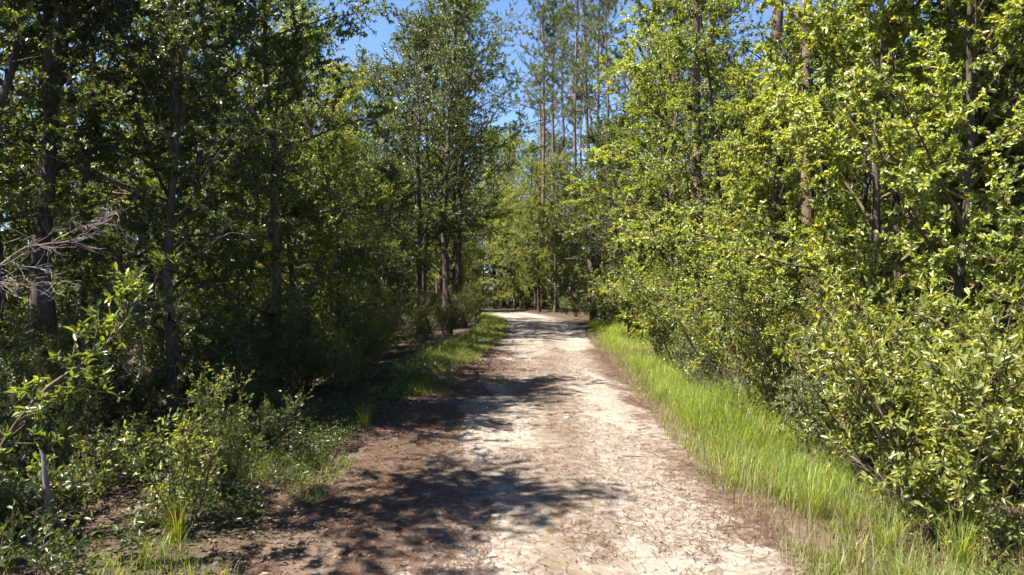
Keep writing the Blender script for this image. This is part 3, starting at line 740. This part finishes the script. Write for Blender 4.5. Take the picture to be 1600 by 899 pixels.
# ------------------------------------------------------------------ bare branches, sapling, sticks
def single(name, buf, mat, label, cat, loc=(0, 0, 0), group=None):
    o = link(name, buf.mesh(name, M[mat], True), loc=loc)
    return tag(o, label, cat, group)
single('dead_branch', bare(51, [(-5.6, 6.4, -.1), (-5.5, 6.3, 1.4), (-4.95, 6.1, 2.35), (-4.3, 6.0, 2.75), (-3.75, 6.0, 2.85)], .019, 11, 5, 3, .8, spread=1.0, droop=.06, start=.4),
       'dead_wood', 'bare pale pinkish dead branch reaching out in front of the thick oak', 'dead branch')
single('fallen_branch', bare(52, [(-5.6, 26.5, .3), (-4.6, 25.9, .9), (-3.7, 25.3, .75), (-3.1, 25.0, .45)], .035, 8, 5, 3, 1.0, spread=.9, droop=.12, start=.2),
       'dead_wood', 'pale fallen branch with dry twigs lying beside the lit grass', 'fallen branch')
for k, (p, d, hgt) in enumerate([(1150, 12.7, 1.5), (1185, 11.7, 1.4), (1115, 13.6, 1.3), (1225, 10.6, 1.2), (1345, 8.0, 1.1), (1420, 7.0, 1.2)]):
    x = px(p, d)
    bb = Buf(); r_ = np.random.default_rng(60+k)
    for q_ in range(14):
        az = q_*2.4; P = curve_pts(r_, (0, 0, -.05), (math.cos(az)*.5, math.sin(az)*.5, 1), hgt*r_.uniform(.6, 1.1), 7, .14, 0)
        tube(bb, P, .008*(1-.7*np.linspace(0, 1, 7)), 4)
        for w_ in range(9):
            kk = r_.integers(2, 6)
            Q = curve_pts(r_, P[kk], norm(P[kk]-P[kk-1]) + r_.normal(0, .6, 3), hgt*.35*r_.uniform(.4, 1.1), 5, .2, 0)
            tube(bb, Q, .004*(1-.6*np.linspace(0, 1, 5)), 3)
    single('dry_shrub', bb, 'grey_twig', 'leafless brown twiggy shrub at the back of the grassy verge', 'dry shrub', (x, d, float(gz(x, d))), 'leafless twiggy shrubs')

# the bent sapling at the near shaded edge
rng = np.random.default_rng(91)
sap = bpy.data.objects.new('sapling', None); COL.objects.link(sap)
sap.location = (-4.3, 5.5, float(gz(-4.3, 5.5)))
tag(sap, 'bent sapling with clusters of pale leaves beside the thick dark oak trunk', 'sapling')
B, C = Buf(), Buf()
spn = np.array([(0, 0, -.05), (.02, 0, .55), (.14, 0, 1.05), (.48, .05, 1.55), (.80, .1, 1.75), (1.05, .15, 2.0), (1.22, .2, 2.35)])
t2 = np.linspace(0, 1, 18)
spn = np.stack([np.interp(t2, np.linspace(0, 1, 7), spn[:, k]) for k in range(3)], -1); spn[1:-1] = (spn[:-2]+spn[1:-1]*2+spn[2:])/4
tube(B, spn, .022*(1-.75*t2), 6)
tw0, tw1 = [], []
for k in range(26):
    s = .32 + .68*(k+rng.random())/26; j = min(int(s*17), 16)
    Q = curve_pts(rng, spn[j], norm(spn[j+1]-spn[j])*.5 + rng.normal(0, .6, 3)*np.array([1, .8, .5]), rng.uniform(.2, .5), 5, .15, .04)
    tube(B, Q, .006*(1-.6*np.linspace(0, 1, 5)), 4)
    for e in range(4):
        a = Q[rng.integers(2, 5)]; c = a + norm(rng.normal(0, 1, 3)+np.array([.2, 0, .5]))*rng.uniform(.05, .13)
        tw0.append(a); tw1.append(c); tube(B, np.array([a, c]), np.array([.003, .0015]), 3)
tw0 = np.array(tw0); tw1 = np.array(tw1); nl = 9
s = rng.random((len(tw0), nl))**.5
P = (tw0[:, None]*(1-s[..., None]) + tw1[:, None]*s[..., None]).reshape(-1, 3)
ax = np.repeat(norm(tw1-tw0), nl, 0)
LL = .095*rng.uniform(.5, 1.15, len(P))
leaves(C, rng, P, ax*.6+rng.normal(0, .6, P.shape), ax*.6+UPV*.8+rng.normal(0, .4, P.shape), LL, LL*.34, hexa=True)
link('stem', B.mesh('stem', M['stem'], True), sap); link('foliage', C.mesh('foliage', M['leaf']), sap, kind='stuff').color = (*TONE['fresh_leaf'], 1)

# broken pale stump stick
x, y = px(78, 6.7), 6.7
b = Buf(); tube(b, [(0, 0, -.1), (-.01, 0, .25), (-.05, .01, .5), (-.07, .01, .74), (-.10, .0, .80)], [.034, .03, .027, .022, .006], 8)
single('dead_stick', b, 'dead_wood', 'pale broken dead stick standing upright among the weeds', 'dead stick', (x, y, float(gz(x, y))))

# seedlings and weeds on the shaded floor
for k in range(60):
    y = rng.uniform(4.5, 14); x = rng.uniform(max(-.75*y-1, -9.5), -3.1 - .03*y)
    key = 'seedling' if rng.random() < .6 else 'weed'
    bush('weed_plant', key, x, y, ' '.join([['fresh green', 'mid green', 'olive'][k % 3], 'seedling' if key == 'seedling' else 'leggy weed', 'close beside the brown shoulder' if x > -4.4 else ('on the dim floor under the oaks' if y > 9 else 'on the dim floor around the bent sapling')]), 'weed', 'weeds on the shaded floor', s=rng.uniform(.6, 1.25), leaf=['fresh_leaf', 'oak_leaf', 'olive_leaf'][k % 3])
for k in range(26):
    y = rng.uniform(5.0, 14); x = 3.7 + .0*y + rng.uniform(-.1, .9)
    bush('weed_plant', 'seedling' if k % 2 else 'weed', x, y, ['leggy fresh green weed', 'lime seedling'][k % 2] + [' in the tall grass below the narrow leaved shrubs', ' in the grass in front of the twiggy shrubs'][int(y > 9.5)], 'weed', 'weeds in the grassy verge', s=rng.uniform(.6, 1.1), leaf=['fresh_leaf', 'lime_leaf'][k % 2])

# low ground cover nobody could count, under the shaded trees and under the sunlit bushes
def cover(name, seed, n, xs0, xs1, y0, y1, thr, hmax, mat, label):
    r = np.random.default_rng(seed)
    y = y0 + (y1-y0)*r.random(n)**1.3
    x = road_x(y) + xs0 + (xs1-xs0)*r.random(n)**1.4
    cl = wav(x*1.5+seed, y*1.5) + .5*wav(x*4+2, y*4+seed)
    k = cl > thr + (.38*(1-sstep(6.5, 10.5, y)) if xs0 < 0 else 0) - (.3*(1-sstep(3.0, 4.2, -(x-road_x(y))))*sstep(8.5, 11, y) if xs0 < 0 else 0)
    x, y, cl = x[k], y[k], cl[k]; n = len(x)
    # leaves gather on little shoots
    sx = np.round(x/.13)*.13 + .05*wav(np.round(x/.13)*3, np.round(y/.13)*9); sy = np.round(y/.13)*.13 + .05*wav(np.round(y/.13)*7, np.round(x/.13)*5)
    hh = hmax*np.clip(.3 + 1.2*(cl-thr), .15, 1.0)*np.clip(.65+.5*wav(np.round(x/.13)*11, np.round(y/.13)*13), .2, 1.2)
    q = r.random(n)
    px_ = sx + r.normal(0, .03, n)*(1+q); py_ = sy + r.normal(0, .03, n)*(1+q)
    P = np.stack([px_, py_, gz(px_, py_) + hh*q], -1)
    A = np.stack([px_-sx, py_-sy, np.full(n, .015)], -1) + r.normal(0, .02, (n, 3))
    L = r.uniform(.035, .085, n)
    b = Buf(); leaves(b, r, P, A, UPV + r.normal(0, .45, (n, 3)), L, L*r.uniform(.3, .5, n))
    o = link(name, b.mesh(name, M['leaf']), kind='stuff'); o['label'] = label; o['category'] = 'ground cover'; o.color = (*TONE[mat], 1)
cover('ground_cover', 3, 110000, -3.2, -12, 5.5, 30, -.12, .40, 'deep_leaf', 'low ground cover toned dark green for the shade under the oaks')  # leaf colour darkened to imitate the shade on this floor
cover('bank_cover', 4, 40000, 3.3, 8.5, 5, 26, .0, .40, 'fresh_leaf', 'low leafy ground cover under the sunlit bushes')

# ------------------------------------------------------------------ grass
def put_z(x, y): return gz(x, y)
def grass_patch(name, seed, n, sampler, hr, wr, bendr, mat, label, cat='grass'):
    r = np.random.default_rng(seed)
    x, y, hs, ws = sampler(r, n)
    keep = np.isfinite(x); x, y, hs, ws = x[keep], y[keep], hs[keep], ws[keep]
    P = np.stack([x, y, gz(x, y)-.01], -1)
    b = Buf()
    blades(b, r, P, r.uniform(*hr, len(x))*hs, r.uniform(*wr, len(x))*ws, r.uniform(*bendr, len(x)))
    o = link(name, b.mesh(name, M[mat]), kind='stuff'); o['label'] = label; o['category'] = cat
    return o
def right_verge(r, n):
    y = 2.0 + 42*r.random(n)**1.7
    t = r.random(n)
    wid = np.interp(y, [0, 6, 12, 20, 30, 45], [2.4, 2.3, 1.7, 1.6, 2.0, 2.2])
    x = road_x(y) + 1.78 + .30*wav(y*1.3, y*0) + .22*wav(y*4.7, y*0+11) + np.interp(y, [0, 20, 30], [0, .15, .3]) + t*wid
    clump = wav(x*2.6, y*2.6)
    hs = (.25 + 1.0*sstep(.0, .35, t))*np.clip(1 + 1.1*clump, .3, 2.1)*np.interp(y, [0, 10, 25], [1, 1, .9])
    x = np.where((clump < -.2) & (r.random(n) < .7), np.nan, x)
    x = np.where((t < .22) & (r.random(n) < .72) & (wav(x*5, y*5) < .25), np.nan, x)
    return x, y, hs, np.interp(y, [0, 10, 40], [1, 1.2, 2.6])
grass_patch('verge_grass', 101, 66000, right_verge, (.20, .50), (.005, .011), (.25, 1.35), 'grass', 'bright green tall grass along the sunlit edge of the track')
def right_dry(r, n):
    y = 3 + 30*r.random(n)**1.5; t = r.random(n)
    x = road_x(y) + 1.8 + t*1.9
    return x, y, np.ones(n), np.ones(n)
grass_patch('dry_grass', 102, 12000, right_dry, (.1, .55), (.004, .007), (.1, .8), 'dry_grass', 'straw coloured dry blades mixed into the sunlit grass')
def left_verge(r, n):
    y = 15 + 45*r.random(n)**1.4; t = r.random(n)
    x = road_x(y) - 2.15 - .3*wav(y*1.1, y*0+2) - t*np.interp(y, [15, 20, 30, 60], [1.2, 2.0, 1.9, 1.6])
    clump = wav(x*2.2, y*2.2)
    x = np.where((clump < -.15) & (r.random(n) < .75), np.nan, x)
    return x, y, (.5+.7*t)*(1+.3*clump), np.interp(y, [15, 40], [1.2, 2.4])
grass_patch('short_grass', 103, 26000, left_verge, (.14, .42), (.005, .010), (.25, 1.3), 'grass', 'short green grass along the inner curve under the shaded trees')
def left_near(r, n):
    y = 3.5 + 12*r.random(n); x = road_x(y) - 2.7 - 2.0*r.random(n)
    clump = wav(x*3.1+4, y*3.1)
    x = np.where(clump < .12, np.nan, x)
    return x, y, np.ones(n), np.ones(n)
grass_patch('sparse_grass', 104, 13000, left_near, (.06, .30), (.004, .008), (.2, 1.0), 'grass', 'thin grass sprouting from the brown shaded shoulder')
def middle(r, n):
    y = 6 + 30*r.random(n); x = road_x(y) + .05 + r.normal(0, .35, n)
    clump = wav(x*3.7, y*2.1+8)
    x = np.where(clump < .42, np.nan, x)
    return x, y, np.ones(n), np.ones(n)
grass_patch('strip_grass', 105, 9000, middle, (.02, .08), (.004, .008), (.3, 1.2), 'grass', 'sparse tiny grass sprouting in the middle strip of the track')

# big tufts one can count
tm = []
for k in range(3):
    r_ = np.random.default_rng(120+k); b = Buf(); n = 110
    P = np.stack([r_.normal(0, .06, n), r_.normal(0, .06, n), np.full(n, -.01)], -1)
    blades(b, r_, P, r_.uniform(.35, 1.0, n), r_.uniform(.006, .012, n), r_.uniform(.15, .9, n), az=np.arctan2(P[:, 1], P[:, 0])+r_.normal(0, .5, n), segs=5)
    tm.append(b.mesh('grass_tuft', M['grass']))
def tuft(k, x, y, s, label, group=None):
    o = link('grass_tuft', tm[k % 3], loc=(x, y, float(gz(x, y))), rz=k*1.3, s=s)
    return tag(o, label, 'grass tuft', group)
for k, (p, d, s) in enumerate([(970, 33, 1.3), (985, 35, 1.4), (1005, 34, 1.3), (955, 36.5, 1.2), (1020, 31, 1.3), (990, 31.5, 1.2)]):
    tuft(k, px(p, d), d, s, 'tall rush like grass tuft below the dark green tree', 'tall tufts on the outer curve')
tuft(0, px(290, 6.5), 6.3, .62, 'arching grass tuft at the foot of the sunlit lime shrub')
tuft(1, px(570, 11.6), 11.6, .6, 'lone grass tuft at the edge of the brown shaded shoulder')
tuft(2, px(850, 14.2), 14.2, .16, 'tiny grass tuft in the middle of the track')
for k in range(22):
    y = 5 + 16*rng.random(); x = float(road_x(y)) + rng.uniform(2.2, 3.3)
    tuft(k, x, y, rng.uniform(.55, .8), 'tall arching tuft in the sunlit verge ' + ('beside the narrow leaved shrubs' if y < 8.5 else 'in front of the twiggy shrubs' if y < 14 else 'below the full crowned tree'), 'tufts in the sunlit verge')

# ------------------------------------------------------------------ litter
def flat_strips(seed, n, xs_, ys_, zs_, Lr, w, kind):
    r = np.random.default_rng(seed); b = Buf()
    az = r.uniform(0, 6.283, n); L = r.uniform(*Lr, n)
    d = np.stack([np.cos(az), np.sin(az), r.normal(0, .06, n)], -1); sd = np.stack([-np.sin(az), np.cos(az), np.zeros(n)], -1)
    c = np.stack([xs_, ys_, zs_], -1); bow = sd*(L*r.normal(0, .13, n))[:, None]
    ww = (w*(1+.05*np.maximum(ys_-8, 0)))[:, None]
    h = np.array([0, 0, .004])
    rows = [c-d*L[:, None]/2-sd*ww/2, c-d*L[:, None]/2+sd*ww/2, c+bow-sd*ww/2+h, c+bow+sd*ww/2+h, c+d*L[:, None]/2-sd*ww/2, c+d*L[:, None]/2+sd*ww/2]
    v = np.stack(rows, 1).reshape(-1, 3); b0 = np.arange(n)[:, None]*6; rr = r.random(n)
    b.add(v, f4=np.concatenate([b0+[[0, 1, 3, 2]], b0+[[2, 3, 5, 4]]], 0), r4=np.tile(rr, 2))
    return b
r_ = np.random.default_rng(140); n = 110000
y = 3 + 27*r_.random(n)**1.5
u = np.where(r_.random(n) < .5, -1.9 + r_.normal(0, .75, n), np.where(r_.random(n) < .3, 1.9+r_.normal(0, .35, n), r_.uniform(-2.2, 2.0, n)))
x = road_x(y) + u
cl = wav(x*1.7, y*1.4) + .6*wav(x*4.1+3, y*3.7)
keep = (cl > -.05) | (r_.random(n) < .22)
x, y = x[keep], y[keep]
z = road_z(x, y) + r_.uniform(.002, .012, len(x))
o = link('needle_litter', flat_strips(141, len(x), x, y, z, (.07, .20), .0046, 0).mesh('needle_litter', M['needle_litter']), kind='stuff')
o['label'] = 'brown fallen pine needles strewn over the sandy track'; o['category'] = 'pine needles'

def flat_leaves(seed, n, x, y, z, Lr):
    r = np.random.default_rng(seed); b = Buf()
    az = r.uniform(0, 6.283, n)
    A = np.stack([np.cos(az), np.sin(az), r.normal(0, .2, n)], -1); N = UPV + r.normal(0, .3, (n, 3))
    L = r.uniform(*Lr, n)
    leaves(b, r, np.stack([x, y, z], -1), A, N, L, L*.42, fold=.25, hexa=False)
    return b
n = 52000
y = 3.5 + 24*r_.random(n)**1.3; off = 1.2 + 10.5*r_.random(n)
q = r_.random(n) < sstep(1.0, 2.9, off)*np.clip(.75 + .6*wav(road_x(y)-off*2.0, y*2.0), .2, 1)
y, off = y[q], off[q]; n = len(y); x = road_x(y) - off
o = link('leaf_litter', flat_leaves(151, n, x, y, np.where(x - road_x(y) > -3, road_z(x, y), gz(x, y)) + r_.uniform(.004, .02, n), (.03, .09)).mesh('leaf_litter', M['litter_leaf']), kind='stuff')
o['label'] = 'brown fallen leaves covering the shaded floor and shoulder'; o['category'] = 'fallen leaves'
n = 2600
y = 4 + 22*r_.random(n)**1.3; x = road_x(y) + r_.uniform(-2.2, 2.2, n)
o = link('scattered_leaves', flat_leaves(152, n, x, y, road_z(x, y)+.006, (.02, .055)).mesh('scattered_leaves', M['litter_leaf']), kind='stuff')
o['label'] = 'scattered small dry leaves on the pale sand of the track'; o['category'] = 'fallen leaves'
n = 9000
y = 5 + 20*r_.random(n); x = road_x(y) + 3.2 + 6*r_.random(n)
o = link('bank_litter', flat_leaves(153, n, x, y, gz(x, y)+r_.uniform(.004, .02, n), (.03, .09)).mesh('bank_litter', M['litter_leaf']), kind='stuff')
o['label'] = 'brown fallen leaves under the sunlit bushes'; o['category'] = 'fallen leaves'

# sticks and pale stones lying on the track
for k, (p, yy, L, az) in enumerate([(815, 735, .45, .1), (1000, 715, .5, -.25), (905, 838, .55, -.5), (520, 795, .5, .3), (560, 700, .4, .9), (1010, 672, .35, .4), (480, 830, .5, 1.2), (700, 850, .35, 2.2)]):
    d = CAMH*F/(yy-450); x = px(p, d); r2 = np.random.default_rng(170+k); b = Buf()
    P = curve_pts(r2, (-L/2*math.cos(az), -L/2*math.sin(az), 0), (math.cos(az), math.sin(az), 0), L, 6, .1, 0); P[:, 2] = .004
    tube(b, P, .007*(1-.5*np.linspace(0, 1, 6)), 5)
    single('fallen_stick', b, 'grey_twig', 'thin crooked stick lying on the track', 'stick', (x, d, float(road_z(x, d))), 'sticks lying on the track')
for k, (p, yy, s) in enumerate([(748, 717, .06), (775, 808, .045), (735, 828, .03), (640, 815, .03), (690, 700, .03), (885, 655, .045), (925, 690, .03), (770, 870, .035)]):
    d = CAMH*F/(yy-450); x = px(p, d); r2 = np.random.default_rng(190+k)
    th = np.linspace(0, math.pi, 7); b = Buf(); sd = 9
    P = [(0, 0, s*.45*math.cos(t)) for t in th[::-1]]
    a = np.arange(sd)*2*math.pi/sd
    vs = np.array([[s*(1+.15*r2.normal())*math.sin(t)*math.cos(q)*1.25, s*(1+.15*r2.normal())*math.sin(t)*math.sin(q), -s*.45*math.cos(t)] for t in th for q in a])
    i = np.arange(6)[:, None]*sd; j = np.arange(sd)[None, :]; kx = (j+1) % sd
    b.add(vs, f4=np.stack([i+j, i+kx, i+sd+kx, i+sd+j], -1).reshape(-1, 4))
    single('stone', b, 'stone', 'pale limestone pebble half sunk in the sandy track', 'stone', (x, d, float(road_z(x, d))+s*.1), 'pale stones in the track')
